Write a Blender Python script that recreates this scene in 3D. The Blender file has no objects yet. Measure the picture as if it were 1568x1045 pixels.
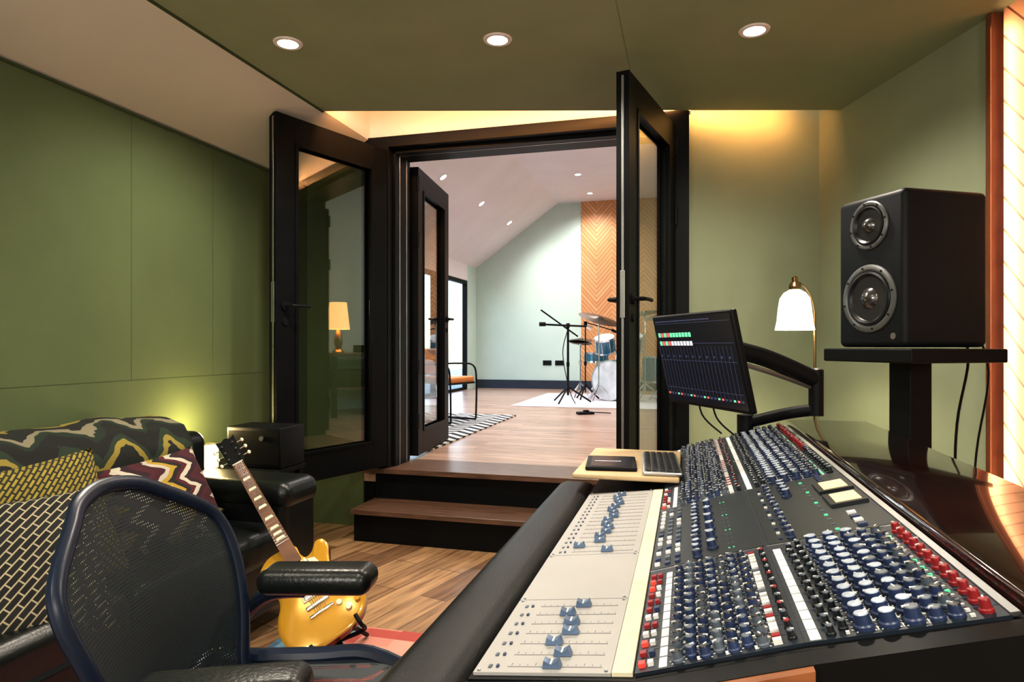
import bpy, bmesh, math, random
from math import *
from mathutils import Vector, Matrix, noise
random.seed(7)
S=bpy.context.scene

def T(x,y,z): return Matrix.Translation((x,y,z))
def R(a,ax): return Matrix.Rotation(radians(a),4,ax)

# ---------------------------------------------------------------- materials
def nm(name):
    m=bpy.data.materials.new(name); m.use_nodes=True
    nt=m.node_tree; b=nt.nodes['Principled BSDF']; return m,nt,b
def lk(nt,a,b): nt.links.new(a,b)
def coords(nt,uv=False,scale=(1,1,1),rot=(0,0,0)):
    tc=nt.nodes.new('ShaderNodeTexCoord'); mp=nt.nodes.new('ShaderNodeMapping')
    mp.inputs['Scale'].default_value=scale; mp.inputs['Rotation'].default_value=rot
    lk(nt,tc.outputs['UV' if uv else 'Object'],mp.inputs['Vector']); return mp.outputs['Vector']
def c4(c): return (c[0],c[1],c[2],1)
def ramp(nt,fac,stops,const=False):
    r=nt.nodes.new('ShaderNodeValToRGB'); e=r.color_ramp.elements
    if const: r.color_ramp.interpolation='CONSTANT'
    e[0].position=stops[0][0]; e[0].color=c4(stops[0][1])
    e[1].position=stops[-1][0]; e[1].color=c4(stops[-1][1])
    for p,c in stops[1:-1]:
        k=e.new(p); k.color=c4(c)
    lk(nt,fac,r.inputs['Fac']); return r.outputs['Color']
def mth(nt,op,a,b=None):
    n=nt.nodes.new('ShaderNodeMath'); n.operation=op
    for i,v in enumerate((a,b)):
        if v is None: continue
        if isinstance(v,(int,float)): n.inputs[i].default_value=v
        else: lk(nt,v,n.inputs[i])
    return n.outputs[0]
def noiz(nt,vec,scale,detail=3):
    n=nt.nodes.new('ShaderNodeTexNoise'); n.inputs['Scale'].default_value=scale
    n.inputs['Detail'].default_value=detail; lk(nt,vec,n.inputs['Vector']); return n.outputs['Fac']
def bump(nt,b,h,st,dist=.002):
    n=nt.nodes.new('ShaderNodeBump'); n.inputs['Strength'].default_value=st; n.inputs['Distance'].default_value=dist
    lk(nt,h,n.inputs['Height']); lk(nt,n.outputs['Normal'],b.inputs['Normal'])
def pbr(name,col,rough=.5,metal=0,var=.12,ns=8,bp=0,bs=200,emis=None,es=0,coat=0,spec=.5,sheen=0):
    m,nt,b=nm(name); v=coords(nt)
    f=noiz(nt,v,ns)
    lo=tuple(x*(1-var) for x in col); hi=tuple(min(1,x*(1+var)) for x in col)
    lk(nt,ramp(nt,f,[(.3,lo),(.7,hi)]),b.inputs['Base Color'])
    b.inputs['Roughness'].default_value=rough; b.inputs['Metallic'].default_value=metal
    b.inputs['Specular IOR Level'].default_value=spec
    if coat: b.inputs['Coat Weight'].default_value=coat; b.inputs['Coat Roughness'].default_value=.05
    if sheen: b.inputs['Sheen Weight'].default_value=sheen
    if emis: b.inputs['Emission Color'].default_value=c4(emis); b.inputs['Emission Strength'].default_value=es
    if bp: bump(nt,b,noiz(nt,v,bs,2),bp)
    return m
def emit(name,col,st):
    m,nt,b=nm(name); b.inputs['Base Color'].default_value=c4(col)
    b.inputs['Emission Color'].default_value=c4(col); b.inputs['Emission Strength'].default_value=st; return m
def planks(name,ang,w,l,c1,c2,rough=.35,gap=(.03,.015,.01)):
    m,nt,b=nm(name); v=coords(nt,rot=(0,0,radians(ang)))
    br=nt.nodes.new('ShaderNodeTexBrick'); lk(nt,v,br.inputs['Vector'])
    br.offset=.37; br.inputs['Scale'].default_value=1
    br.inputs['Brick Width'].default_value=l; br.inputs['Row Height'].default_value=w
    br.inputs['Mortar Size'].default_value=.0018; br.inputs['Color1'].default_value=c4(c1)
    br.inputs['Color2'].default_value=c4(c2); br.inputs['Mortar'].default_value=c4(gap)
    mp=nt.nodes.new('ShaderNodeMapping'); mp.inputs['Scale'].default_value=(1.5,18,1); lk(nt,v,mp.inputs['Vector'])
    g=noiz(nt,mp.outputs['Vector'],2.2,6)
    gc=ramp(nt,g,[(.28,(.5,.45,.42)),(.5,(1,1,1)),(.75,(1.35,1.35,1.3))])
    mx=nt.nodes.new('ShaderNodeMix'); mx.data_type='RGBA'; mx.blend_type='MULTIPLY'; mx.inputs['Factor'].default_value=1
    lk(nt,br.outputs['Color'],mx.inputs['A']); lk(nt,gc,mx.inputs['B'])
    lk(nt,mx.outputs['Result'],b.inputs['Base Color']); b.inputs['Roughness'].default_value=rough
    return m
def wood(name,c1,c2,sc=(1,12,12),rough=.35,coat=0,ns=3):
    m,nt,b=nm(name); v=coords(nt,scale=sc); f=noiz(nt,v,ns,6)
    lk(nt,ramp(nt,f,[(.3,c1),(.7,c2)]),b.inputs['Base Color']); b.inputs['Roughness'].default_value=rough
    if coat: b.inputs['Coat Weight'].default_value=coat; b.inputs['Coat Roughness'].default_value=.03
    return m
def chevron(name,c1,c2,w,h,line=.05,rough=.45,dark=(.10,.035,.012)):
    m,nt,b=nm(name); v=coords(nt); s=nt.nodes.new('ShaderNodeSeparateXYZ'); lk(nt,v,s.inputs[0])
    pp=mth(nt,'PINGPONG',s.outputs['X'],w)
    k=mth(nt,'DIVIDE',mth(nt,'ADD',mth(nt,'MULTIPLY',pp,1.15),s.outputs['Z']),h)
    fr=mth(nt,'FRACT',k); fl=mth(nt,'FLOOR',k); col=mth(nt,'FLOOR',mth(nt,'DIVIDE',s.outputs['X'],w))
    wn=nt.nodes.new('ShaderNodeTexWhiteNoise'); wn.noise_dimensions='2D'
    cb=nt.nodes.new('ShaderNodeCombineXYZ'); lk(nt,fl,cb.inputs[0]); lk(nt,col,cb.inputs[1]); lk(nt,cb.outputs[0],wn.inputs['Vector'])
    base=ramp(nt,wn.outputs['Value'],[(0,c1),(1,c2)])
    ln=mth(nt,'LESS_THAN',fr,line)
    mx=nt.nodes.new('ShaderNodeMix'); mx.data_type='RGBA'; lk(nt,ln,mx.inputs['Factor']); lk(nt,base,mx.inputs['A'])
    mx.inputs['B'].default_value=c4(dark); lk(nt,mx.outputs['Result'],b.inputs['Base Color'])
    b.inputs['Roughness'].default_value=rough; return m
def zig(name,cols,per,k,uv=True,rough=.9,amp=1.0,wob=.0,ax=('X','Y')):
    m,nt,b=nm(name); v=coords(nt,uv=uv); s=nt.nodes.new('ShaderNodeSeparateXYZ'); lk(nt,v,s.inputs[0])
    pp=mth(nt,'MULTIPLY',mth(nt,'PINGPONG',s.outputs[ax[0]],per),amp)
    a=mth(nt,'ADD',pp,s.outputs[ax[1]])
    if wob: a=mth(nt,'ADD',a,mth(nt,'MULTIPLY',noiz(nt,v,9,2),wob))
    fr=mth(nt,'FRACT',mth(nt,'MULTIPLY',a,k))
    n=len(cols); st=[(i/n,c) for i,c in enumerate(cols)]
    lk(nt,ramp(nt,fr,st,True),b.inputs['Base Color']); b.inputs['Roughness'].default_value=rough
    bump(nt,b,noiz(nt,v,160,2),.5,.004); return m
def cells(name,cols,sx,sy,rough=.95):
    m,nt,b=nm(name); v=coords(nt,scale=(sx,sy,1))
    fl=nt.nodes.new('ShaderNodeVectorMath'); fl.operation='FLOOR'; lk(nt,v,fl.inputs[0])
    wn=nt.nodes.new('ShaderNodeTexWhiteNoise'); wn.noise_dimensions='2D'; lk(nt,fl.outputs[0],wn.inputs['Vector'])
    n=len(cols); lk(nt,ramp(nt,wn.outputs['Value'],[(i/n,c) for i,c in enumerate(cols)],True),b.inputs['Base Color'])
    b.inputs['Roughness'].default_value=rough; bump(nt,b,noiz(nt,coords(nt),300,2),.4,.003); return m
def weave(name,c1,c2,mort,bw,bh,ms,ang):
    m,nt,b=nm(name); v=coords(nt,rot=(0,0,radians(ang)))
    br=nt.nodes.new('ShaderNodeTexBrick'); lk(nt,v,br.inputs['Vector']); br.inputs['Scale'].default_value=1
    br.inputs['Brick Width'].default_value=bw; br.inputs['Row Height'].default_value=bh; br.inputs['Mortar Size'].default_value=ms
    br.inputs['Color1'].default_value=c4(c1); br.inputs['Color2'].default_value=c4(c2); br.inputs['Mortar'].default_value=c4(mort)
    lk(nt,br.outputs['Color'],b.inputs['Base Color']); b.inputs['Roughness'].default_value=.95; return m
def glass(name,tint=(.92,.95,.93),refl=1.0,base=.045):
    m,nt,b=nm(name); nt.nodes.remove(b); out=nt.nodes['Material Output']
    tr=nt.nodes.new('ShaderNodeBsdfTransparent'); tr.inputs[0].default_value=c4(tint)
    gl=nt.nodes.new('ShaderNodeBsdfGlossy'); gl.inputs['Roughness'].default_value=.01
    lw=nt.nodes.new('ShaderNodeLayerWeight'); lw.inputs['Blend'].default_value=.5
    f=mth(nt,'ADD',mth(nt,'MULTIPLY',mth(nt,'POWER',lw.outputs['Facing'],4.5),.85*refl),base*refl)
    mx=nt.nodes.new('ShaderNodeMixShader'); lk(nt,f,mx.inputs[0]); lk(nt,tr.outputs[0],mx.inputs[1]); lk(nt,gl.outputs[0],mx.inputs[2])
    lk(nt,mx.outputs[0],out.inputs['Surface']); return m
def meshfab(name,col,pitch=.006,thr=.28):
    m,nt,b=nm(name); out=nt.nodes['Material Output']; v=coords(nt); s=nt.nodes.new('ShaderNodeSeparateXYZ'); lk(nt,v,s.inputs[0])
    a=mth(nt,'ABSOLUTE',mth(nt,'SINE',mth(nt,'MULTIPLY',s.outputs['Y'],pi/pitch)))
    c=mth(nt,'ABSOLUTE',mth(nt,'SINE',mth(nt,'MULTIPLY',s.outputs['Z'],pi/pitch)))
    h=mth(nt,'GREATER_THAN',mth(nt,'MULTIPLY',a,c),1-thr)
    b.inputs['Base Color'].default_value=c4(col); b.inputs['Roughness'].default_value=.6
    tr=nt.nodes.new('ShaderNodeBsdfTransparent'); mx=nt.nodes.new('ShaderNodeMixShader')
    lk(nt,h,mx.inputs[0]); lk(nt,b.outputs[0],mx.inputs[1]); lk(nt,tr.outputs[0],mx.inputs[2]); lk(nt,mx.outputs[0],out.inputs['Surface']); return m

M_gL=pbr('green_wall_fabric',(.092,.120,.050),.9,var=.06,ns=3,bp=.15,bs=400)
M_gC=pbr('green_ceiling_fabric',(.28,.315,.195),.9,var=.05,ns=3,bp=.15,bs=400)
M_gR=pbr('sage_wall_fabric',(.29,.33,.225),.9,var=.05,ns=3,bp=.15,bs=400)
M_beige=pbr('beige_plaster',(.58,.54,.47),.9,var=.04,ns=2)
M_seam=pbr('seam_dark',(.05,.07,.025),.9)
M_white=pbr('white_plaster',(.78,.71,.72),.9,var=.03,ns=2)
M_pale=pbr('pale_green_plaster',(.56,.66,.59),.9,var=.03,ns=2)
M_blk=pbr('black_paint',(.004,.0045,.005),.42,var=.2,spec=.16)
M_blkm=pbr('black_plastic',(.0045,.005,.006),.5,var=.2,spec=.2)
M_leather=pbr('black_leather',(.005,.007,.007),.32,var=.3,bp=.35,bs=140,spec=.45)
M_leather2=pbr('armrest_leather',(.005,.006,.007),.45,var=.2,bp=.3,bs=260,spec=.25)
M_fl=planks('walnut_planks',-75,.15,.95,(.44,.27,.14),(.19,.10,.05),.38)
M_fl2=planks('oak_planks',0,.13,1.6,(.50,.34,.26),(.37,.24,.175),.3,gap=(.14,.08,.05))
M_tread=wood('tread_wood',(.07,.036,.022),(.17,.092,.058),(2,20,20),.35)
M_mahog=wood('mahogany_gloss',(.012,.0045,.004),(.030,.009,.007),(18,1.5,10),.12,coat=1)
M_trimw=wood('orange_wood_trim',(.12,.038,.015),(.20,.07,.028),(18,18,1),.4)
M_cheek=wood('cheek_wood',(.20,.07,.025),(.34,.13,.05),(2,14,14),.35)
M_tray=wood('pale_plywood',(.46,.33,.18),(.58,.43,.26),(3,18,3),.5)
M_chev=chevron('chevron_boards',(.58,.27,.11),(.70,.36,.17),.28,.085,line=.10)
M_chev2=chevron('chevron_boards_side',(.56,.30,.17),(.66,.38,.23),.42,.13,line=.09,dark=(.16,.05,.02))
M_chrome=pbr('chrome',(.7,.7,.72),.18,1)
M_alu=pbr('aluminium',(.50,.51,.52),.35,1)
M_brass=pbr('antique_brass',(.36,.25,.13),.3,1)
M_glass=glass('door_glass',(.86,.90,.88),1.0,.15)
M_lglass=glass('lantern_glass',(.97,.97,.95),.6)
M_wglass=glass('window_glass',(.95,.97,.97),.6)
M_silver=pbr('silver_fader_plate',(.37,.36,.355),.5,.0,var=.03)
M_cream=pbr('cream_strip',(.64,.58,.43),.6)
M_navy=pbr('module_navy',(.010,.017,.028),.4,var=.15)
M_navy2=pbr('module_black',(.008,.015,.018),.38,var=.15)
M_kblue=pbr('knob_blue',(.024,.040,.10),.35,var=.2)
M_kcap=pbr('knob_cap_pale',(.40,.46,.56),.3,.2)
M_kgrey=pbr('knob_grey',(.09,.11,.14),.35)
M_kred=pbr('knob_red',(.27,.016,.020),.35)
M_kblk=pbr('knob_black',(.008,.010,.013),.35)
M_kwht=pbr('button_white',(.66,.66,.65),.4)
M_redlit=pbr('button_red_lit',(.6,.03,.02),.3,emis=(1,.08,.05),es=.35)
M_grnlit=pbr('led_green_lit',(.05,.6,.2),.3,emis=(.1,1,.4),es=.4)
M_meter=pbr('vu_meter_face',(.8,.62,.36),.5,emis=(1,.75,.4),es=.10)
M_paper=pbr('scribble_strip',(.66,.68,.69),.6)
M_slot=pbr('fader_slot',(.19,.185,.185),.6)
M_fadcap=pbr('fader_cap',(.12,.18,.29),.3,.2)
M_chairfr=pbr('chair_frame_navy',(.007,.014,.034),.32,var=.15,spec=.4)
M_mesh=meshfab('chair_mesh',(.011,.018,.023),thr=.15)
M_gold=pbr('gold_lacquer',(.56,.30,.024),.22,.2,coat=1,var=.06)
M_gback=pbr('guitar_back_wood',(.12,.04,.015),.3,coat=.6)
M_fret=wood('fretboard',(.10,.045,.02),(.20,.09,.045),(4,4,4),.5)
M_ivory=pbr('ivory_inlay',(.76,.70,.52),.4)
M_throw=zig('zigzag_throw',[(.006,.007,.006),(.016,.030,.016),(.24,.19,.035),(.008,.010,.008),(.008,.009,.008),(.20,.18,.12),(.010,.022,.012),(.006,.007,.006)],.12,3.1,wob=.16,amp=.9)
M_cushY=weave('yellow_weave',(.23,.18,.025),(.30,.24,.04),(.02,.02,.015),.034,.013,.003,45)
M_cushB=weave('black_weave',(.010,.010,.010),(.016,.016,.016),(.36,.32,.21),.048,.019,.0021,45)
M_cushR=zig('ikat',[(.06,.008,.014),(.045,.007,.012),(.40,.36,.30),(.34,.23,.03),(.010,.009,.010),(.07,.008,.014),(.44,.41,.34),(.025,.006,.012)],.05,4.5,uv=False,wob=.09,amp=1.3)
M_rug=cells('patchwork_rug',[(.50,.12,.09),(.60,.24,.18),(.44,.09,.07),(.64,.32,.25),(.52,.16,.13),(.40,.08,.065),(.58,.26,.20),(.48,.14,.11)],7,14)
M_rugb=cells('patchwork_rug_blue',[(.06,.13,.18),(.10,.20,.25),(.04,.09,.14),(.14,.25,.30)],7,14)
M_rugz=zig('zigzag_rug',[(.02,.02,.02),(.62,.60,.55)],.16,6.2,uv=False,amp=1.0)
M_rugw=pbr('white_wool',(.74,.67,.68),.95,var=.08,ns=5)
M_orange=pbr('tan_leather',(.62,.22,.045),.4)
M_shade=pbr('ribbed_glass_shade',(.85,.85,.75),.3,emis=(1,.93,.70),es=.75)
M_oshade=pbr('amber_lampshade',(.8,.5,.25),.7,emis=(1,.5,.18),es=2.4)
M_bulb=emit('downlight_lens',(1,.93,.82),14)
M_led=emit('led_warm',(1,.50,.18),2)
M_candle=emit('lantern_glow',(1,.78,.42),3)
M_globe=emit('fill_globe_glow',(1,.93,.82),1.5)  # glow of the globes added behind the camera as fill
M_screen=pbr('screen_black',(.005,.006,.011),.3,emis=(.02,.03,.07),es=.06)
M_sg=emit('ui_green',(.15,.75,.35),.55); M_sr=emit('ui_red',(.85,.12,.12),.55); M_sw=emit('ui_white',(.6,.65,.75),.45); M_sb=emit('ui_blue',(.08,.10,.22),.10)
M_drum=pbr('drum_blue',(.05,.18,.27),.25,.3,coat=.6)
M_head=pbr('drum_head',(.66,.69,.70),.5)
M_cym=pbr('cymbal_bronze',(.10,.085,.07),.4,1)
M_skirt=pbr('skirting_slate',(.018,.026,.045),.5)
M_leaf=pbr('hedge_leaves',(.12,.24,.06),.8,var=.8,ns=6,bp=1,bs=20)
M_grass=pbr('patio_stone',(.40,.41,.38),.9)
M_spk=pbr('speaker_cabinet',(.0065,.0085,.012),.5,var=.15,bp=.2,bs=500,spec=.28)
M_ring=pbr('driver_ring',(.15,.155,.16),.4,.4)

# ---------------------------------------------------------------- mesh builder
class MB:
    def __init__(s): s.v=[];s.f=[];s.m=[];s.mats=[];s.M=Matrix()
    def mi(s,mat):
        if mat not in s.mats: s.mats.append(mat)
        return s.mats.index(mat)
    def add(s,vs,fs,mat,M=None):
        o=len(s.v); A=s.M@M if M is not None else s.M
        s.v+=[tuple(A@Vector(p)) for p in vs]; i=s.mi(mat)
        s.f+=[tuple(o+k for k in f) for f in fs]; s.m+=[i]*len(fs)
    def box(s,x0,x1,y0,y1,z0,z1,mat,M=None):
        s.add([(x0,y0,z0),(x1,y0,z0),(x1,y1,z0),(x0,y1,z0),(x0,y0,z1),(x1,y0,z1),(x1,y1,z1),(x0,y1,z1)],
              [(0,3,2,1),(4,5,6,7),(0,1,5,4),(1,2,6,5),(2,3,7,6),(3,0,4,7)],mat,M)
    def rbox(s,x0,x1,y0,y1,z0,z1,r,mat,seg=4,M=None):
        bm=bmesh.new(); bmesh.ops.create_cube(bm,size=1)
        for v in bm.verts: v.co=Vector(((x0+x1)/2+v.co.x*(x1-x0),(y0+y1)/2+v.co.y*(y1-y0),(z0+z1)/2+v.co.z*(z1-z0)))
        bmesh.ops.bevel(bm,geom=bm.edges[:]+bm.verts[:],offset=r,segments=seg,profile=.5,affect='EDGES')
        bm.verts.index_update()
        s.add([tuple(v.co) for v in bm.verts],[tuple(v.index for v in f.verts) for f in bm.faces],mat,M); bm.free()
    def lathe(s,prof,mat,M=None,n=24,caps=True):
        vs=[];fs=[]
        for r,z in prof:
            for i in range(n): a=2*pi*i/n; vs.append((r*cos(a),r*sin(a),z))
        for j in range(len(prof)-1):
            for i in range(n):
                k=(i+1)%n; fs.append((j*n+i,j*n+k,(j+1)*n+k,(j+1)*n+i))
        if caps and prof[0][0]>1e-3: fs.append(tuple(range(n))[::-1])
        if caps and prof[-1][0]>1e-3: fs.append(tuple((len(prof)-1)*n+i for i in range(n)))
        s.add(vs,fs,mat,M)
    def cyl(s,p0,p1,r0,mat,r1=None,n=14):
        r1=r0 if r1 is None else r1
        p0=Vector(p0);p1=Vector(p1);d=p1-p0; q=d.to_track_quat('Z','Y').to_matrix().to_4x4()
        s.lathe([(r0,0),(r1,d.length)],mat,Matrix.Translation(p0)@q,n)
    def tube(s,pts,r,mat,n=8,sub=6,flat=1.0,closed=False):
        P=[Vector(p) for p in pts]
        if sub>1 and len(P)>2:
            Q=[]; L=len(P); rng=range(L if closed else L-1)
            for i in rng:
                a=P[(i-1)%L] if closed or i>0 else P[0]; b=P[i]; c=P[(i+1)%L]; d=P[(i+2)%L] if closed or i+2<L else P[-1]
                for k in range(sub):
                    t=k/sub; Q.append(.5*((2*b)+(c-a)*t+(2*a-5*b+4*c-d)*t*t+(3*b-a-3*c+d)*t**3))
            if not closed: Q.append(P[-1])
            P=Q
        vs=[];fs=[];L=len(P); up=Vector((0,0,1)); prev=None
        for i,p in enumerate(P):
            if closed: d=(P[(i+1)%L]-P[i-1]).normalized()
            else: d=(P[min(i+1,L-1)]-P[max(i-1,0)]).normalized()
            if prev is None:
                x=d.cross(up); x=x.normalized() if x.length>1e-3 else Vector((1,0,0))
            else: x=(prev-d*prev.dot(d)).normalized()
            prev=x; y=d.cross(x)
            for k in range(n):
                a=2*pi*k/n; vs.append(tuple(p+x*cos(a)*r+y*sin(a)*r*flat))
        for i in range(L if closed else L-1):
            j=(i+1)%L
            for k in range(n):
                l=(k+1)%n; fs.append((i*n+k,i*n+l,j*n+l,j*n+k))
        if not closed: fs+= [tuple(range(n))[::-1],tuple((L-1)*n+k for k in range(n))]
        s.add(vs,fs,mat)
    def prism(s,poly,a0,a1,mat,axis='Y',M=None):
        n=len(poly)
        def mk(p,a): return (p[0],a,p[1]) if axis=='Y' else ((p[0],p[1],a) if axis=='Z' else (a,p[0],p[1]))
        vs=[mk(p,a0) for p in poly]+[mk(p,a1) for p in poly]
        fs=[tuple(range(n))[::-1],tuple(range(n,2*n))]+[(i,(i+1)%n,n+(i+1)%n,n+i) for i in range(n)]
        s.add(vs,fs,mat,M)
    def sphere(s,c,r,mat,n=14,sc=(1,1,1)):
        prof=[(max(1e-6,r*sin(pi*i/n)),-r*cos(pi*i/n)) for i in range(n+1)]
        s.lathe(prof,mat,Matrix.Translation(c)@Matrix.Diagonal((sc[0],sc[1],sc[2],1)),n*2)
    def pillow(s,w,h,t,mat,M=None,n=20):
        vs=[];fs=[]
        for sg in (1,-1):
            for j in range(n+1):
                for i in range(n+1):
                    u=-1+2*i/n; v=-1+2*j/n
                    e=max(0,(1-abs(u)**2.6)*(1-abs(v)**2.6))**.55
                    pin=1-.06*(1-abs(u)**2)*(abs(v)**4); pin2=1-.06*(1-abs(v)**2)*(abs(u)**4)
                    z=sg*t*.5*e+ .012*noise.noise((u*2+w*9,v*2,sg))*e
                    vs.append((u*w/2*pin2,v*h/2*pin,z))
        N=n+1
        for b in (0,N*N):
            for j in range(n):
                for i in range(n): fs.append((b+j*N+i,b+j*N+i+1,b+(j+1)*N+i+1,b+(j+1)*N+i))
        s.add(vs,fs,mat,M)
    def build(s,name,bev=0,loc=None,angle=35,wn=False):
        me=bpy.data.meshes.new(name); me.from_pydata(s.v,[],s.f)
        for m in s.mats: me.materials.append(m)
        me.polygons.foreach_set('material_index',s.m); me.polygons.foreach_set('use_smooth',[True]*len(s.f))
        bm=bmesh.new(); bm.from_mesh(me); bmesh.ops.recalc_face_normals(bm,faces=bm.faces[:]); bm.to_mesh(me); bm.free()
        me.set_sharp_from_angle(angle=radians(angle)); me.update()
        o=bpy.data.objects.new(name,me); S.collection.objects.link(o)
        if loc is not None: o.matrix_world=loc
        if bev:
            b=o.modifiers.new('bevel','BEVEL'); b.width=bev; b.segments=2; b.limit_method='ANGLE'; b.angle_limit=radians(40); b.harden_normals=True
        if wn: o.modifiers.new('wn','WEIGHTED_NORMAL')
        return o
def one(name,fn,bev=0,**k):
    mb=MB(); fn(mb); return mb.build(name,bev,**k)
def boxo(name,*a,bev=0):
    mb=MB(); mb.box(*a); return mb.build(name,bev)
def wallseg(name,p0,p1,z0,z1,th,mat):
    p0=Vector((p0[0],p0[1],0));p1=Vector((p1[0],p1[1],0)); d=p1-p0; a=atan2(d.y,d.x)
    mb=MB(); mb.box(0,d.length,0,th,z0,z1,mat)
    return mb.build(name,loc=Matrix.Translation(p0)@Matrix.Rotation(a,4,'Z'))

# ---------------------------------------------------------------- control room shell
boxo('floor',-2.6,2.3,-1.6,3.96,-.08,0,M_fl)
boxo('floor_live_room',-4.0,2.1,3.95,12.0,.30,.40,M_fl2)
def f(mb):
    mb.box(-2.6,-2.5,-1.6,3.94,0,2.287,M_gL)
    for y in (2.48,3.02): mb.box(-2.501,-2.4992,y-.001,y+.001,1.04,2.287,M_seam)
    mb.box(-2.501,-2.4990,-1.6,3.94,1.039,1.041,M_seam)
one('wall_left',f)
def f(mb):
    mb.prism([(-2.5,2.287),(-2.03,2.56),(-2.03,2.95),(-2.6,2.95),(-2.6,2.287)],-1.6,3.94,M_beige)
    mb.box(-2.51,-2.485,-1.6,3.94,2.277,2.286,M_seam)
one('ceiling_slope',f)
def f(mb):
    mb.prism([(-2.03,-1.6),(2.2,-1.6),(2.2,4.24),(1.30,4.24),(.84,4.12),(-2.03,3.37)],2.56,2.62,M_gC,'Z')
    mb.box(-2.045,-2.028,-1.6,3.37,2.553,2.56,M_seam)
    mb.box(-.271,-.2695,-1.6,3.8,2.5594,2.562,M_seam)
one('ceiling',f)
boxo('ceiling_cove',-2.03,2.2,3.0,4.45,2.85,2.95,M_beige)
def f(mb):
    mb.box(-2.6,-2.08,3.94,4.25,0,2.95,M_gL)
    mb.box(-2.08,.02,3.94,4.25,2.57,2.95,M_beige)
    mb.box(-2.08,.02,3.958,4.25,0,.30,M_blk)
    mb.box(-4.0,-2.08,4.15,4.25,.4,4.0,M_pale); mb.box(-4.0,.9,4.15,4.25,2.96,4.0,M_pale); mb.box(-4.0,.012,4.15,4.25,2.57,2.96,M_pale)
    mb.prism([(.014,4.07),(.86,4.44),(2.1,4.44),(2.1,4.50),(.88,4.50),(.014,4.255)],.4,4.0,M_pale,'Z')
one('wall_partition',f)
wallseg('wall_splay',(.01,4.0),(.80,4.345),0,2.95,.05,M_gR)
ang=atan2(-1.25,.44)
MW=Matrix.Rotation(ang,4,'Z')
mb=MB(); L=hypot(.44,1.25); mb.box(0,L,0,.08,0,2.85,M_gR); mb.box(0,L,-.002,0,.0,.09,M_skirt); mb.build('wall_right',loc=T(.77,4.36,0)@MW)
mb=MB(); mb.box(0,.03,-.03,.08,0,2.56,M_trimw); mb.build('trim_1',.003,loc=T(1.212,3.105,0)@MW)
mb=MB(); mb.box(.022,2.45,.004,.08,0,2.56,M_chev2); mb.build('wall_right_chevron',loc=T(1.222,3.075,0)@MW)
boxo('wall_right_rear',2.02,2.12,-1.6,1.1,0,2.6,M_gR)
boxo('wall_rear',-2.6,2.12,-1.7,-1.6,0,2.95,M_beige)
ca=atan2(.75,2.87); MC=T(-2.03,3.37,0)@Matrix.Rotation(ca,4,'Z')
mb=MB(); mb.box(.05,2.80,.001,.008,2.585,2.60,M_led); mb.build('cove_led_strip',loc=MC)

def f(mb):
    mb.box(-1.98,.0,3.63,3.955,0,.17,M_blk); mb.box(-1.99,.0,3.60,3.955,.17,.20,M_tread)
    mb.box(-1.98,.0,3.92,3.955,.20,.365,M_blk)
one('entry_steps',f,.003)
boxo('trim_2',-2.06,.02,3.885,3.955,.368,.402,M_tread,bev=.003)
def f(mb):
    mb.box(-2.08,-1.885,3.91,4.26,.402,2.57,M_blk); mb.box(-.11,.012,3.91,4.26,.402,2.57,M_blk)
    mb.box(-1.885,-.11,3.91,4.26,2.50,2.57,M_blk); mb.box(-1.885,-1.865,3.98,4.20,.402,2.5,M_blk); mb.box(-.13,-.11,3.98,4.20,.402,2.5,M_blk)
    mb.box(-1.885,-.11,3.98,4.20,2.475,2.5,M_blk); mb.box(-1.866,-1.862,4.04,4.05,.402,2.475,M_alu); mb.box(-1.866,-1.862,4.15,4.16,.402,2.475,M_alu)
    mb.box(-1.885,-.11,4.04,4.046,2.472,2.476,M_alu)
    mb.box(-2.06,.01,3.925,4.28,.380,.401,M_tread)
one('trim_door_frame',f,.003)
def leaf(name,hinge,end,side,z0=.42,z1=2.475,handle=True,hz=1.42):
    h=Vector((hinge[0],hinge[1],0)); e=Vector((end[0],end[1],0)); d=e-h; L=d.length; t=.062; st=.125
    mb=MB(); ya,yb=(0,t) if side>0 else (-t,0)
    mb.box(0,st,ya,yb,z0,z1,M_blk); mb.box(L-st,L,ya,yb,z0,z1,M_blk)
    mb.box(st,L-st,ya,yb,z1-.14,z1,M_blk); mb.box(st,L-st,ya,yb,z0,z0+.16,M_blk)
    for y in (ya-.006,yb-.006):
        mb.box(st,st+.018,y,y+.012,z0+.16,z1-.14,M_blk); mb.box(L-st-.018,L-st,y,y+.012,z0+.16,z1-.14,M_blk)
        mb.box(st,L-st,y,y+.012,z1-.158,z1-.14,M_blk); mb.box(st,L-st,y,y+.012,z0+.16,z0+.178,M_blk)
    ym=(ya+yb)/2
    mb.box(st,L-st,ym-.003,ym+.003,z0+.16,z1-.14,M_glass)
    mb.box(L,L+.002,ym-.006,ym+.006,z0+.02,z1-.02,M_alu); mb.box(L,L+.004,ym-.012,ym+.012,1.33,1.55,M_alu)
    if handle:
        for y,sg in ((ya,-1),(yb,1)):
            mb.cyl((L-.055,y,hz),(L-.055,y+sg*.012,hz),.026,M_blkm); mb.cyl((L-.055,y,hz),(L-.055,y+sg*.055,hz),.010,M_blkm)
            mb.tube([(L-.055,y+sg*.055,hz),(L-.10,y+sg*.06,hz),(L-.18,y+sg*.055,hz)],.009,M_blkm)
            mb.cyl((L-.055,y,hz-.09),(L-.055,y+sg*.008,hz-.09),.018,M_blkm)
    for z in (.62,1.0,1.9,2.3): mb.cyl((-.012,ya if side<0 else yb,z),(-.012,ya if side<0 else yb,z+.10),.011,M_blkm)
    return mb.build(name,.002,loc=Matrix.Translation(h)@Matrix.Rotation(atan2(d.y,d.x),4,'Z'))
leaf('door_1',(-1.885,3.895),(-2.150,3.09),-1)
leaf('door_2',(-.125,3.895),(-.318,3.06),1)
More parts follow.
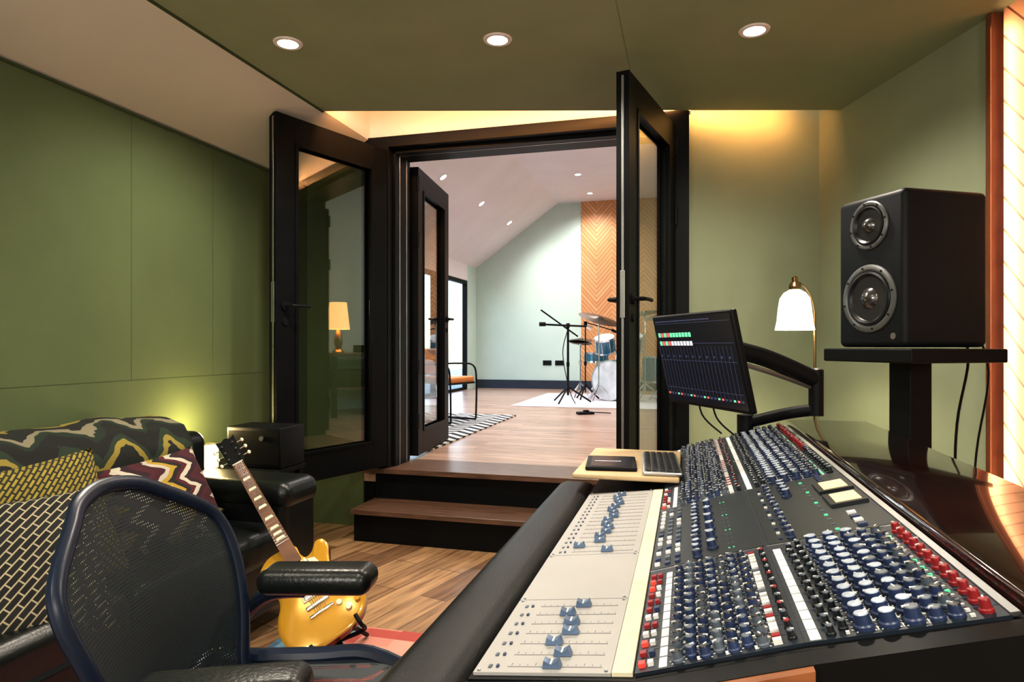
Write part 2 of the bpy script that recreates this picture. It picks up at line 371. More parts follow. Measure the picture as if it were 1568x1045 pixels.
leaf('door_3',(-1.90,4.29),(-1.995,5.15),-1,z1=2.47)
leaf('door_4',(.03,4.285),(.86,4.515),1,z1=2.47,handle=False)

# ---------------------------------------------------------------- live room shell
def f(mb):
    mb.box(-4.0,-3.9,4.25,5.0,.4,2.69,M_white); mb.box(-4.0,-3.9,7.6,8.3,.4,2.69,M_white); mb.box(-4.0,-3.9,11.4,11.9,.4,2.69,M_pale)
    mb.box(-4.0,-3.9,5.0,7.6,2.4,2.69,M_white); mb.box(-4.0,-3.9,8.3,11.4,2.4,2.69,M_white)
one('wall_live_left',f)
mb=MB(); mb.prism([(-4.0,.3),(2.1,.3),(2.1,4.0),(-2.3,4.0),(-4.0,2.75)],11.9,12.0,M_pale); mb.build('wall_live_far')
boxo('wall_live_right',2.0,2.1,4.4,11.9,.4,4.0,M_pale)
mb=MB(); mb.prism([(-3.9,2.69),(-2.3,3.84),(-2.3,4.0),(-4.0,4.0),(-4.0,2.62)],4.25,11.9,M_white); mb.build('ceiling_live_slope')
boxo('ceiling_live',-2.3,2.1,4.25,11.9,3.84,4.0,M_white)
mb=MB(); mb.box(0,2.2,-.03,0,.40,3.84,M_chev); mb.build('wall_chevron_panel',loc=T(-1.87,11.9,0))
boxo('baseboard_far',-3.9,-1.87,11.875,11.9,.4,.56,M_skirt)
boxo('baseboard_far_2',-1.87,.33,11.85,11.87,.4,.56,M_skirt)
boxo('baseboard_live_left',-3.9,-3.88,7.6,8.25,.4,.56,M_skirt)
def win(name,y0,y1,n):
    mb=MB(); x0,x1=-3.99,-3.91
    mb.box(x0,x1,y0,y1,2.33,2.4,M_blk); mb.box(x0,x1,y0,y1,.4,.45,M_blk)
    for i in range(n+1):
        y=y0+(y1-y0)*i/n; w=.045; mb.box(x0,x1,max(y0,y-w),min(y1,y+w),.45,2.33,M_blk)
    mb.box(-3.953,-3.947,y0+.04,y1-.04,.45,2.33,M_wglass)
    for i in range(1,n): 
        y=y0+(y1-y0)*i/n; mb.box(-3.91,-3.87,y-.012,y+.012,1.35,1.55,M_alu)
    mb.build(name,.002)
win('window_1',8.3,11.4,2); win('window_added_daylight',5.0,7.6,2)  # the nearer window is added out of view to bring in more daylight
def f(mb):
    for x in (-2.59,-2.36):
        mb.box(x,x+.16,11.888,11.899,.84,.93,M_blkm)
        for k in (.045,.115): mb.box(x+k-.02,x+k+.02,11.885,11.889,.86,.905,M_blk)
one('wall_sockets',f,.002)
boxo('ground_patio',-16,-4.0,0,24,.15,.3,M_grass)
mb=MB()
for i in range(26):
    c=Vector((-9.2+random.uniform(-.8,.8),3+i*.62,1.0+random.uniform(-.3,.7))); r=random.uniform(.7,1.1)
    vs=[];fs=[];n=14
    for j in range(n+1):
        for k in range(2*n):
            a=pi*j/n;b=pi*k/n; p=Vector((sin(a)*cos(b),sin(a)*sin(b),-cos(a))); q=r*(1+.35*noise.noise(p*3+c))
            vs.append(tuple(c+p*q))
    for j in range(n):
        for k in range(2*n): l=(k+1)%(2*n); fs.append((j*2*n+k,j*2*n+l,(j+1)*2*n+l,(j+1)*2*n+k))
    mb.add(vs,fs,M_leaf)
mb.build('garden_hedge')

# ---------------------------------------------------------------- downlights
def dl(x,y,z,power,tilt=0,rad=.045,col=(1,.90,.76),ang=150):
    mb=MB(); mb.lathe([(rad,-.002),(rad,-.006),(rad+.016,-.006),(rad+.020,0)],M_white,caps=False); mb.lathe([(0.0001,-.004),(rad,-.004)],M_bulb,caps=False)
    Mx=T(x,y,z)@R(tilt,'Y'); o=mb.build('ceiling_downlight',loc=Mx)
    l=bpy.data.lights.new('downlight','SPOT'); l.energy=power; l.spot_size=radians(ang); l.spot_blend=.8; l.color=col; l.shadow_soft_size=.05
    lo=bpy.data.objects.new('lamp',l); S.collection.objects.link(lo); lo.parent=o; lo.location=(0,0,-.03)
for x,y in ((-1.729,2.57),(-.811,2.779),(.28,2.984)): dl(x,y,2.56,50)
for x,y in ((-1.7,.6),(-.6,.6),(.6,.6)): dl(x,y,2.56,24)
for y in (7.78,9.38,10.97,6.18): dl(-2.99,y,3.345,50,tilt=-35.7,rad=.045,col=(1,.98,.99))
for y in (9.96,11.24,8.4,6.6,5.2): dl(-1.62,y,3.84,50,rad=.045,col=(1,.98,.99))
for y in (6.2,9.4): dl(.5,y,3.84,50,rad=.045,col=(1,.98,.99))

def light(name,t,loc,e,col,size=None,sy=None,rad=.05,parent=None,d=None):
    l=bpy.data.lights.new(name,t); l.energy=e; l.color=col
    if t=='AREA':
        l.shape='RECTANGLE'; l.size=size; l.size_y=sy
    else: l.shadow_soft_size=rad
    o=bpy.data.objects.new(name,l); S.collection.objects.link(o); o.location=loc
    if d is not None: o.rotation_euler=Vector(d).to_track_quat('-Z','Y').to_euler()
    if parent: 
        o.parent=parent; o.matrix_parent_inverse=parent.matrix_world.inverted()
    return o
bpy.context.view_layer.update()
d=Vector((cos(ang),sin(ang),0))*.8+Vector((cos(ang+pi/2),sin(ang+pi/2),0))*.6
# LED profile stands proud of the trim so the boards are grazed, not burnt out
lp_=Vector((1.222,3.075,1.3))-Vector((cos(ang+pi/2),sin(ang+pi/2),0))*.055+Vector((cos(ang),sin(ang),0))*.0
o=light('chevron_led_light','AREA',tuple(lp_),3.6,(1,.60,.36),size=.02,sy=2.4,d=d); o.data.spread=radians(130)
o=light('cove_led_light','AREA',(0,0,0),9,(1,.44,.15),size=2.7,sy=.02)
pos=MC@Vector((1.42,.012,2.59)); yv=Vector((-sin(ca),cos(ca),0)); zdir=(yv*.9+Vector((0,0,-.30))).normalized(); xd=Vector((cos(ca),sin(ca),0)); yd=(-zdir).cross(xd)
o.matrix_world=Matrix(((xd.x,yd.x,-zdir.x,pos.x),(xd.y,yd.y,-zdir.y,pos.y),(xd.z,yd.z,-zdir.z,pos.z),(0,0,0,1)))
for n,y0,y1 in (('sky_portal',8.3,11.4),('sky_portal_b',5.0,7.6)):
    o=light(n,'AREA',(-4.05,(y0+y1)/2,1.4),1,(1,1,1),size=y1-y0,sy=2.0,d=(1,0,0)); o.data.cycles.is_portal=True
for x,y in ((-1.0,-.75),(1.0,-.75)):  # globe lamps added behind the camera to brighten the control room
    mb=MB(); mb.sphere((0,0,0),.13,M_globe,12); mb.cyl((0,0,.12),(0,0,.16),.04,M_brass); mb.cyl((0,0,.16),(0,0,.60),.004,M_blkm); mb.cyl((0,0,.58),(0,0,.60),.05,M_brass)
    p=mb.build('added_fill_globe',loc=T(x,y,1.96)); bpy.context.view_layer.update()
    light('added_fill_light','POINT',(x,y,1.75),38,(1,.95,.88),rad=.14,parent=p)

# ---------------------------------------------------------------- console
mb=MB()
Y0,Y1=.79,2.50
P0=(-.27,.775);P1=(-.06,.80);P2=(.13,.86);P3=(.34,.915)
mb.prism([(-.22,.30),(-.22,.70),(-.27,.72),P0,P1,P2,P3,(.60,.90),(.60,.30)],Y0,Y1,M_blk)
mb.prism([(-.22,.28),(-.22,.66),(-.27,.70),(-.275,.772),P1,P2,(P3[0],P3[1]+.004),(.62,.90),(.62,.28)],Y0-.035,Y0-.001,M_blk)
mb.prism([(-.275,.745),(-.275,.774),(-.06,.799),(.13,.859),(.13,.838),(-.06,.775)],Y0-.048,Y0-.034,M_cheek)
mb.prism([(-.22,.28),(-.22,.66),(-.27,.70),(-.275,.772),P1,P2,P3,(.62,.90),(.62,.28)],Y1+.001,Y1+.035,M_blk)
for y in (.9,2.3): mb.box(-.12,.5,y,y+.08,.012,.30,M_blk)
mb.box(-.1,.1,1.0,2.3,.05,.12,M_blk)
mb.rbox(.345,.615,Y0-.03,Y1+.04,.897,.935,.008,M_mahog,3)
mb.rbox(-.390,-.262,.45,2.02,.695,.785,.04,M_leather2,6)
def pt(seg,t,y,h=0):
    a,b=(P0,P1) if seg==0 else ((P1,P2) if seg==1 else (P2,P3))
    dx,dz=b[0]-a[0],b[1]-a[1]; L=hypot(dx,dz); n=Vector((-dz/L,0,dx/L))
    return Vector((a[0]+dx*t,y,a[1]+dz*t))+n*h
def frame(seg):
    a,b=(P0,P1) if seg==0 else ((P1,P2) if seg==1 else (P2,P3))
    dx,dz=b[0]-a[0],b[1]-a[1]; return Matrix.Rotation(-atan2(dz,dx),4,'Y')
FR=[frame(0),frame(1),frame(2)]
def plate(seg,t0,t1,y0,y1,h0,h1,mat):
    vs=[];
    for h in (h0,h1): vs+= [tuple(pt(seg,t0,y0,h)),tuple(pt(seg,t1,y0,h)),tuple(pt(seg,t1,y1,h)),tuple(pt(seg,t0,y1,h))]
    mb.add(vs,[(0,3,2,1),(4,5,6,7),(0,1,5,4),(1,2,6,5),(2,3,7,6),(3,0,4,7)],mat)
def knob(seg,t,y,r,h,mat,cap=None,h0=.004):
    M=Matrix.Translation(pt(seg,t,y,h0))@FR[seg]
    mb.lathe([(r,0),(r,h*.25),(r*.82,h*.35),(r*.74,h),(.0001,h)],mat,M,12)
    if cap: mb.lathe([(r*.72,h),(r*.66,h+.0012),(.0001,h+.0014)],cap,M,12)
    a=random.uniform(-2.2,2.2)
    mb.box(-.0009,.0009,r*.1,r*.85,h,h+.002,M_kwht,M@Matrix.Rotation(a,4,'Z'))
def btn(seg,t,y,w,l,h,mat): 
    mb.box(-w/2,w/2,-l/2,l/2,0,h,mat,Matrix.Translation(pt(seg,t,y,.004))@FR[seg])
def dots(seg,t,y,r,n=9):
    M=Matrix.Translation(pt(seg,t,y,.0045))@FR[seg]
    for k in range(n):
        a=radians(-135+270*k/(n-1))+pi/2
        mb.box(-.0007,.0007,-.0011,.0011,0,.0004,M_kwht,M@T(cos(a)*r,sin(a)*r,0)@Matrix.Rotation(a-pi/2,4,'Z'))
for a,b in ((.80,1.045),(1.048,1.28),(1.283,1.85)): plate(0,.02,.86,a,b,0,.004,M_silver)
plate(0,.865,.985,.80,1.85,0,.005,M_cream)
pitch=.0335
def fader(y,t):
    plate(0,.22,.80,y-.0008,y+.0008,.004,.0045,M_slot)
    M=Matrix.Translation(pt(0,t,y,.005))@FR[0]
    mb.prism([(-.012,0),(-.009,.010),(-.002,.006),(.002,.006),(.009,.010),(.012,0)],-.0065,.0065,M_fadcap,'Y',M)
    mb.box(-.0012,.0012,-.0067,.0067,.0055,.0068,M_kwht,M)
    for k in range(12): plate(0,.24+.05*k,.243+.05*k,y+.004,y+.007+(.003 if k%3==0 else 0),.004,.0044,M_kgrey)
    plate(0,.10,.12,y-.004,y+.004,.004,.0055,M_kgrey)
    plate(0,.15,.165,y-.003,y+.003,.004,.0065,M_kblue)
for i in range(7): fader(.815+i*pitch,.50+.05*sin(i*2.3))
for i in range(16): fader(1.30+i*pitch,.46+ .03*sin(i*1.7)-(.22 if i==1 else 0)+(.0 if i else .1))
for a in (.805,1.04,1.052,1.275,1.29,1.845):
    for t in (.05,.83): knob(0,t,a,.0025,.001,M_kgrey,h0=.004)
plate(1,.0,1.0,.80,Y1,0,.004,M_navy); plate(2,.0,.96,.80,Y1,0,.004,M_navy)
plate(1,.02,.98,1.17,1.60,.004,.0055,M_navy2); plate(2,.02,.94,1.17,1.60,.004,.0055,M_navy2)
plate(2,.955,1.0,.80,Y1,.002,.007,M_alu)
for k in (1.165,1.60,1.99,2.25): 
    for s_ in (1,2): plate(s_,.0,.96,k,k+.0025,.004,.0052,M_alu)
pitch=.0285; q=.86
chans=[.816+i*pitch for i in range(12)]+[1.620+i*pitch for i in range(31)]
for ci,y in enumerate(chans):
    if y>2.49: continue
    near=y<1.2
    plate(1,.0,.96,y+pitch/2-.0005,y+pitch/2+.0005,.004,.0046,M_kgrey); plate(2,.0,.96,y+pitch/2-.0005,y+pitch/2+.0005,.004,.0046,M_kgrey)
    tr_=1.84<y<2.38
    if not tr_:
        btn(1,.045,y,.008,.010,.005,random.choice([M_kred,M_kwht,M_redlit,M_kred])); btn(1,.10,y,.007,.009,.005,random.choice([M_kwht,M_kblue,M_kred]))
        plate(1,.15,.20,y-.0125,y+.0125,.004,.0048,M_paper)
    for k,t in enumerate((.27,.355,.44,.525,.61,.695,.78)):
        yy=y+(.0035 if k%2 else -.0035)
        if tr_ and k==0: continue
        knob(1,t,yy,.0078,.012,M_kblue if (k+ci//4)%3 else M_kgrey,M_kgrey if k%2 else M_kblk)
        btn(1,t+.04,y+(-.009 if k%2 else .009),.0035,.0035,.003,M_kwht if random.random()<.6 else M_kgrey)
        dots(1,t,yy,.0098,7 if near else 5)
    btn(1,.86,y-.006,.010,.008,.006,M_kwht); btn(1,.86,y+.006,.010,.008,.006,random.choice([M_kred,M_kwht,M_kred,M_kgrey]))
    knob(1,.945,y,.0055,.010,M_kblk,M_kred if ci%2 else M_kgrey)
    plate(2,.03,.085,y-.0132,y+.0132,.004,.0048,M_paper)
    for k,t in enumerate((.14,.21)):
        knob(2,t,y+(.005 if k else -.005),.0058,.011,M_kblk,M_kgrey)
        btn(2,t+.01,y+(-.008 if k else .008),.004,.004,.003,M_kwht)
    for k,t in enumerate((.31,.43,.55)):
        knob(2,t,y,.0112,.017,M_kblue,M_kcap if (k<2 or ci%2) else M_kgrey)
        dots(2,t,y,.0136,9 if near else 5)
        btn(2,t+.06,y+.0105,.0035,.0035,.003,M_kwht)
        plate(2,t+.056,t+.062,y-.009,y+.002,.004,.0045,M_kwht)
    knob(2,.655,y,.0090,.013,M_kblue,M_kgrey); knob(2,.745,y,.0090,.013,M_kgrey if ci%2 else M_kblue,M_kblk)
    btn(2,.805,y-.007,.005,.004,.003,M_kwht); btn(2,.805,y+.007,.005,.004,.003,random.choice([M_kwht,M_grnlit,M_kgrey,M_kgrey]))
    knob(2,.88,y,.0075,.014,M_kred if (y<1.2 or y>1.95) else M_kblk,M_kred if y<1.2 or y>1.95 else M_kgrey)
for y in (1.32,1.43):
    plate(2,.62,.92,y,y+.085,.005,.012,M_kblk); plate(2,.67,.88,y+.010,y+.075,.012,.013,M_meter)
for i in range(13):
    y=1.19+i*.031
    for k in range(3): btn(1,.06+.09*k,y,.009,.013,.005,random.choice([M_kwht,M_kblue,M_kgrey,M_redlit if i<4 else M_kwht]))
    knob(1,.42,y,.009,.014,M_kblue,M_kcap if i%3 else M_kgrey); 
    if i%2: knob(1,.56,y,.0105,.016,M_kblue,M_kcap)
    btn(2,.54,y,.006,.006,.003,M_grnlit if i%3==0 else M_kgrey)
    if i>8: knob(2,.35,y,.0105,.017,M_kblue,M_kcap)
    knob(2,.20,y,.0075,.012,M_kblue,M_kgrey); btn(2,.12,y,.006,.008,.004,M_kwht if i%2 else M_kblue)
for i in range(4):
    btn(2,.72,1.19+i*.025,.014,.014,.006,M_kwht if i%2 else M_kblue)
    btn(2,.72,1.535+i*.018,.010,.010,.006,M_kblue)
for i in range(14):
    for k in range(2): btn(1,.70+.04*k,1.2+i*.028,.003,.003,.002,M_grnlit if i%4==0 else M_kgrey)
con=mb.build('mixing_console',wn=False)

mb=MB(); mb.M=T(-.17,2.105,.819)
mb.rbox(-.150,.150,-.245,.245,0,.014,.005,M_tray,3)
tray=mb.build('wooden_tray')
mb=MB(); mb.M=T(-.225,2.02,.833)@R(6,'Z'); mb.rbox(-.075,.075,-.10,.10,0,.012,.004,M_blkm,3); mb.box(-.06,.06,-.085,.085,.012,.0125,M_screen); mb.box(-.05,.03,.0,.004,.0125,.0128,M_sw)
mb.build('tablet_controller')
mb=MB(); mb.M=T(-.078,2.05,.833)@R(4,'Z'); mb.rbox(-.055,.055,-.17,.17,0,.012,.004,M_alu,3)
for i in range(5):
    for j in range(13): mb.rbox(-.048+i*.0195,-.031+i*.0195,-.160+j*.025,-.139+j*.025,.012,.017,.002,M_kblk,2)
mb.build('computer_keyboard')

# ---------------------------------------------------------------- monitor on arm
a=atan2(-.45,.253)
Mm=T(.03,2.245,1.15)@Matrix.Rotation(a,4,'Z')@R(13,'X')
mb=MB()
w,h=.505,.32
mb.rbox(-w/2,w/2,0,.022,-h/2,h/2,.006,M_blkm,3)
mb.box(-w/2+.008,w/2-.008,-.0012,0,-h/2+.012,h/2-.008,M_screen)
for r_ in range(2):
    for i in range(11): mb.box(-.225+i*.021,-.210+i*.021,-.0022,-.0012,.083-r_*.03,.098-r_*.03,[M_sg,M_sr,M_sw][(i*3+r_*2)%3] if i>3 else [M_sg,M_sr][i%2])
for i in range(22):
    mb.box(-.235+i*.0215,-.2347+i*.0215,-.0020,-.0012,-.13,.05,M_sb)
    if i%2==0: mb.box(-.231+i*.0215,-.224+i*.0215,-.0022,-.0012,.012,.018,M_sb)
    mb.box(-.232+i*.0215,-.222+i*.0215,-.0022,-.0012,-.125,-.119,[M_sr,M_sb,M_sb,M_sg][i%4])
for z in (.0,.06,.13,-.10): mb.box(-.235,.235,-.0018,-.0012,z,z+.0012,M_sb)
for i in range(30): mb.box(-.23+i*.012,-.222+i*.012,-.0022,-.0012,.137,.141,M_sb)
mb.rbox(-.06,.06,.022,.05,-.06,.06,.008,M_blkm,3)
mb.tube([(-.1,.04,-.1),(-.09,.03,-.20),(-.04,.06,-.27)],.003,M_blkm); mb.tube([(-.02,.04,-.1),(.0,.03,-.20),(.02,.07,-.27)],.003,M_blkm)
mon=mb.build('computer_monitor',loc=Mm)
mb=MB()
bk=Mm@Vector((.03,.085,.02)); el=Vector((.42,2.39,1.085))
mb.sphere(bk,.028,M_blkm)
dv=el-bk
mb.tube([bk,bk+dv*.12+Vector((0,0,.012)),bk+dv*.5+Vector((0,0,.018)),el],.024,M_blkm,12,8,1.25)
mb.tube([bk+Vector((0,0,-.03)),bk+dv*.5+Vector((0,0,-.025)),el+Vector((0,0,-.03))],.008,M_alu,8)
mb.cyl(el+Vector((0,0,-.12)),el+Vector((0,0,.035)),.024,M_blkm); mb.cyl(el+Vector((0,0,.035)),el+Vector((0,0,.04)),.018,M_alu)
bs=Vector((.20,2.46,.925))
mb.tube([el+Vector((0,0,-.10)),(el+Vector((0,0,-.09)))*.6+bs*.4,bs],.020,M_blkm,12)
mb.cyl(bs+Vector((0,0,-.045)),bs+Vector((0,0,.03)),.028,M_blkm)
mb.build('monitor_arm')

# ---------------------------------------------------------------- speaker + stand
aS=29.4
Ms=T(.812,2.764,1.195)@R(aS,'Z')
mb=MB(); D,W,H=.37,.315,.56
mb.rbox(-D/2,D/2,-W/2,W/2,.0,H,.022,M_spk,5)
M_dome=pbr('driver_dome',(.16,.16,.17),.2,.8)
def driver(z,r,cone):
    M=T(-D/2,0,z)@R(-90,'Y')
    mb.lathe([(r*1.12,-.002),(r*1.12,.005),(r*1.06,.009),(r*.96,.009),(r*.90,.003)],M_ring,M,40,caps=False)
    mb.lathe([(r*.91,.003),(r*.88,.009),(r*.82,.011),(r*.75,.006),(r*.72,.002)],M_kblk,M,40,caps=False)
    mb.lathe([(r*.73,.002),(r*.55,.0012),(r*.36,.002),(r*.34,.005),(r*.25,.016),(r*.12,.023),(.0001,.025)],cone,M,40)
    for k in range(8):
        a=2*pi*k/8+.2; mb.cyl(M@Vector((cos(a)*r*1.02,sin(a)*r*1.02,.007)),M@Vector((cos(a)*r*1.02,sin(a)*r*1.02,.011)),.004,M_blkm,n=8)
driver(1.645-1.195,.080,M_dome); driver(1.375-1.195,.112,M_dome)
mb.cyl((-D/2,-.11,.04),(-D/2-.003,-.11,.04),.012,M_alu)
mb.build('studio_monitor_speaker',loc=Ms)
mb=MB(); mb.M=T(.812,2.764,0)@R(aS,'Z')
mb.box(-.21,.21,-.21,.21,1.14,1.190,M_blkm); mb.box(-.05,.05,-.05,.05,.03,1.14,M_blkm); mb.box(-.2,.2,-.2,.2,0,.03,M_blkm)
mb.build('speaker_stand',.006)
mb=MB()
mb.tube([(1.02,2.90,1.3),(1.06,2.92,1.15),(1.0,2.86,.9),(.99,2.85,.6),(1.0,2.85,.01)],.005,M_blkm)
mb.tube([(1.05,2.86,1.3),(1.12,2.9,1.1),(1.05,2.82,.8),(1.03,2.80,.5),(1.05,2.8,.01)],.004,M_blkm)
mb.build('speaker_cables')

# ---------------------------------------------------------------- reading lamp
mb=MB(); mb.M=T(.526,3.557,0)
prof=[(.018,1.49),(.030,1.482),(.052,1.468),(.070,1.44),(.078,1.39),(.084,1.325),(.093,1.28),(.091,1.28),(.080,1.33),(.066,1.44),(.02,1.478)]
vs=[];fs=[];n=72
for r,z in prof:
    for i in range(n): a_=2*pi*i/n; rr=r*(1+.02*(1 if i%2 else -1)*(1 if r>.05 else 0)); vs.append((rr*cos(a_),rr*sin(a_),z))
for j in range(len(prof)-1):
    for i in range(n): k=(i+1)%n; fs.append((j*n+i,j*n+k,(j+1)*n+k,(j+1)*n+i))
mb.add(vs,fs,M_shade)
mb.lathe([(.026,1.485),(.030,1.50),(.022,1.52),(.014,1.525),(.016,1.545),(.0001,1.555)],M_brass,n=20)
mb.tube([(0,0,1.53),(.045,.0,1.50),(.08,.01,1.44),(.095,.01,1.36)],.004,M_brass)
mb.cyl((.095,.01,.02),(.095,.01,1.37),.007,M_brass); mb.lathe([(.12,0),(.12,.012),(.02,.03),(.0001,.03)],M_brass,T(.06,.01,0),24)
lamp=mb.build('floor_lamp')
bpy.context.view_layer.update()
light('lamp_bulb','POINT',(.526,3.557,1.36),12,(1,.87,.62),rad=.03,parent=lamp)

# ---------------------------------------------------------------- sofa
mb=MB()
mb.rbox(-2.46,-1.66,.62,2.64,.10,.34,.03,M_leather)
mb.rbox(-2.47,-2.20,.62,2.64,.12,.80,.06,M_leather,5)
for a,b in ((.86,1.64),(1.645,2.425)): 
    mb.rbox(-2.24,-1.63,a,b,.30,.455,.05,M_leather,5)
    mb.rbox(-2.29,-2.12,a+.01,b-.01,.44,.80,.07,M_leather,5,M=None)
for a,b in ((.60,.86),(2.43,2.68)):
    mb.rbox(-2.46,-1.65,a,b,.10,.56,.04,M_leather,4); mb.rbox(-2.46,-1.635,a-.01,b+.01,.49,.615,.055,M_leather,6)
for x in (-2.4,-1.72):
    for y in (.68,2.6): mb.cyl((x,y,0),(x,y,.1),.02,M_blkm,.028)
mb.build('leather_sofa',wn=True)

def gridobj(name,fn,nu,nv,mat,su=1,sv=1,th=.012):
    vs=[];fs=[];uv=[]
    for j in range(nv+1):
        for i in range(nu+1): vs.append(tuple(fn(i/nu,j/nv)))
    N=nu+1
    for j in range(nv):
        for i in range(nu): fs.append((j*N+i,j*N+i+1,(j+1)*N+i+1,(j+1)*N+i))
    me=bpy.data.meshes.new(name); me.from_pydata(vs,[],fs); me.materials.append(mat)
    l=me.uv_layers.new(name='UVMap')
    for p in me.polygons:
        p.use_smooth=True
        for li in p.loop_indices:
            vi=me.loops[li].vertex_index; l.data[li].uv=((vi%N)/nu*su,(vi//N)/nv*sv)
    o=bpy.data.objects.new(name,me); S.collection.objects.link(o)
    s=o.modifiers.new('s','SOLIDIFY'); s.thickness=th; s.offset=1
    return o
path=[(-2.485,.72),(-2.483,.80),(-2.45,.865),(-2.35,.885),(-2.24,.88),(-2.13,.85),(-2.07,.78),(-2.055,.68),(-2.05,.56),(-2.02,.50),(-1.95,.485)]
def thr(u,v):
    k=v*(len(path)-1); i=min(int(k),len(path)-2); t=k-i
    x=path[i][0]*(1-t)+path[i+1][0]*t; z=path[i][1]*(1-t)+path[i+1][1]*t
    y=1.0+u*1.40+.03*sin(v*7)
    nz=noise.noise((u*6,v*4,1)); w=.5+.5*sin(u*17+v*3)
    return Vector((x+.012*w+.01*nz,y,z+.018*w*(1 if .15<v<.6 else .3)+.02*max(0,nz)))
gridobj('zigzag_throw',thr,90,50,M_throw,1.42,1.0,.018)
def cush(name,loc,tilt,yaw,w,h,t,mat,roll=0):
    mb=MB(); mb.pillow(w,h,t,mat); return mb.build(name,loc=T(*loc)@R(yaw,'Z')@R(tilt,'Y')@R(roll,'Z'),angle=80)
cush('throw_pillow',(-1.96,1.56,.615),66,-18,.46,.50,.15,M_cushY,roll=6)
cush('throw_pillow',(-1.81,1.38,.57),58,-28,.44,.48,.14,M_cushB)
cush('throw_pillow',(-1.93,2.06,.61),60,-14,.36,.42,.13,M_cushR,roll=6)

mb=MB(); mb.box(-2.47,-1.94,2.74,3.04,.56,.585,M_blk)
for x in (-2.45,-1.98):
    for y in (2.76,3.0): mb.box(x,x+.03,y,y+.03,0,.56,M_blk)
mb.build('side_table',.003)
mb=MB(); mb.M=T(-2.10,2.93,.587)
mb.rbox(-.16,.16,-.10,.10,0,.205,.008,M_blkm,3); mb.box(-.145,.145,-.104,-.10,.02,.185,M_blk); mb.cyl((.05,-.104,.15),(.05,-.112,.15),.012,M_alu)
mb.build('guitar_amplifier')
mb=MB(); mb.M=T(-2.315,2.785,.587)
mb.lathe([(.040,0.001),(.044,.004),(.044,.125),(.040,.128),(.040,.006)],M_lglass,n=28,caps=False); mb.lathe([(.034,.003),(.034,.11),(.0001,.11)],M_candle,n=24)
lan=mb.build('candle_lantern'); bpy.context.view_layer.update()
light('candle_light','POINT',(-2.33,2.79,.78),4.5,(1,.76,.36),rad=.03,parent=lan)

# ---------------------------------------------------------------- guitar
def cr(P,sub=6):
    Q=[];L=len(P)
    for i in range(L):
        a,b,c,d=[Vector(P[(i+k)%L]) for k in (-1,0,1,2)]
        for k in range(sub):
            t=k/sub; Q.append(.5*((2*b)+(c-a)*t+(2*a-5*b+4*c-d)*t*t+(3*b-a-3*c+d)*t**3))
    return [(q.x,q.y) for q in Q]
out=[(0,0),(.07,.004),(.125,.03),(.160,.08),(.163,.135),(.142,.185),(.115,.225),(.108,.26),(.122,.30),(.137,.335),(.128,.368),(.10,.372),(.072,.345),(.045,.338),(.032,.36),(.028,.405),(-.03,.418),(-.08,.415),(-.122,.385),(-.14,.34),(-.132,.295),(-.112,.255),(-.118,.22),(-.145,.18),(-.163,.13),(-.158,.075),(-.125,.03),(-.07,.004)]
ol=cr(out,5)
mb=MB()
y_=Vector((-.661,.286,.58)).normalized(); n0=Vector((.45,-.8,.4)); z_=(n0-y_*n0.dot(y_)).normalized(); x_=y_.cross(z_)
Mg=Matrix(((x_.x,y_.x,z_.x,-1.233),(x_.y,y_.y,z_.y,2.154),(x_.z,y_.z,z_.z,.115),(0,0,0,1)))
mb.prism(ol,0,.042,M_gback,'Z')
def inset(k,cx=0,cy=.19): return [((p[0]-cx)*k+cx,(p[1]-cy)*k+cy) for p in ol]
rings=[(1.0,.042),(1.0,.048),(.975,.051),(.90,.0535),(.7,.060),(.4,.0635)]
vs=[];fs=[];n=len(ol)
for k,z in rings: vs+=[(p[0],p[1],z) for p in inset(k)]
for j in range(1,len(rings)-1):
    for i in range(n): l=(i+1)%n; fs.append((j*n+i,j*n+l,(j+1)*n+l,(j+1)*n+i))
fs.append(tuple((len(rings)-1)*n+i for i in range(n)))
mb.add(vs,fs,M_gold)
mb.add(vs[:2*n],[(i,(i+1)%n,n+(i+1)%n,n+i) for i in range(n)],M_ivory)
mb.prism([(-.028,.34),(.028,.34),(.0215,.86),(-.0215,.86)],.055,.078,M_gback,'Z')
mb.prism([(-.028,.325),(.028,.325),(.0215,.86),(-.0215,.86)],.078,.083,M_fret,'Z')
sc=.63;nut=.86
for k in range(1,21):
    yf=nut-(sc-sc/2**(k/12)); w=.0215+(.0065)*(nut-yf)/.535
    mb.box(-w,w,yf-.0008,yf+.0008,.083,.0842,M_chrome)
    if k in (3,5,7,9,12,15,17,19):
        ym=yf+.010; mb.prism([(-w*.7,ym-.006),(w*.7,ym-.006),(w*.55,ym+.006),(-w*.55,ym+.006)],.083,.0835,M_ivory,'Z')
mb.box(-.022,.022,.858,.862,.078,.086,M_ivory)
hs=[(-.022,.86),(.022,.86),(.034,.885),(.037,.97),(.040,1.01),(.020,1.0),(0,1.012),(-.020,1.0),(-.040,1.01),(-.037,.97),(-.034,.885)]
mb.prism(hs,.060,.075,M_blkm,'Z')
for sx in (-1,1):
    for k in range(3):
        yy=.895+k*.038; mb.cyl((sx*.023,yy,.075),(sx*.023,yy,.085),.004,M_chrome,n=10); mb.cyl((sx*.036,yy,.065),(sx*.055,yy,.065),.003,M_chrome,n=8); mb.sphere((sx*.06,yy,.065),.010,M_ivory,6,(.7,1,.5))
for k in range(6):
    x=-.0135+k*.0054; mb.cyl((x*1.5,.115,.074),(x,.86,.0865),.0006,M_chrome,n=5)
for yy in (.305,.19): mb.rbox(-.042,.042,yy-.019,yy+.019,.06,.070,.003,M_ivory,2); mb.rbox(-.033,.033,yy-.014,yy+.014,.068,.073,.003,M_alu,2)
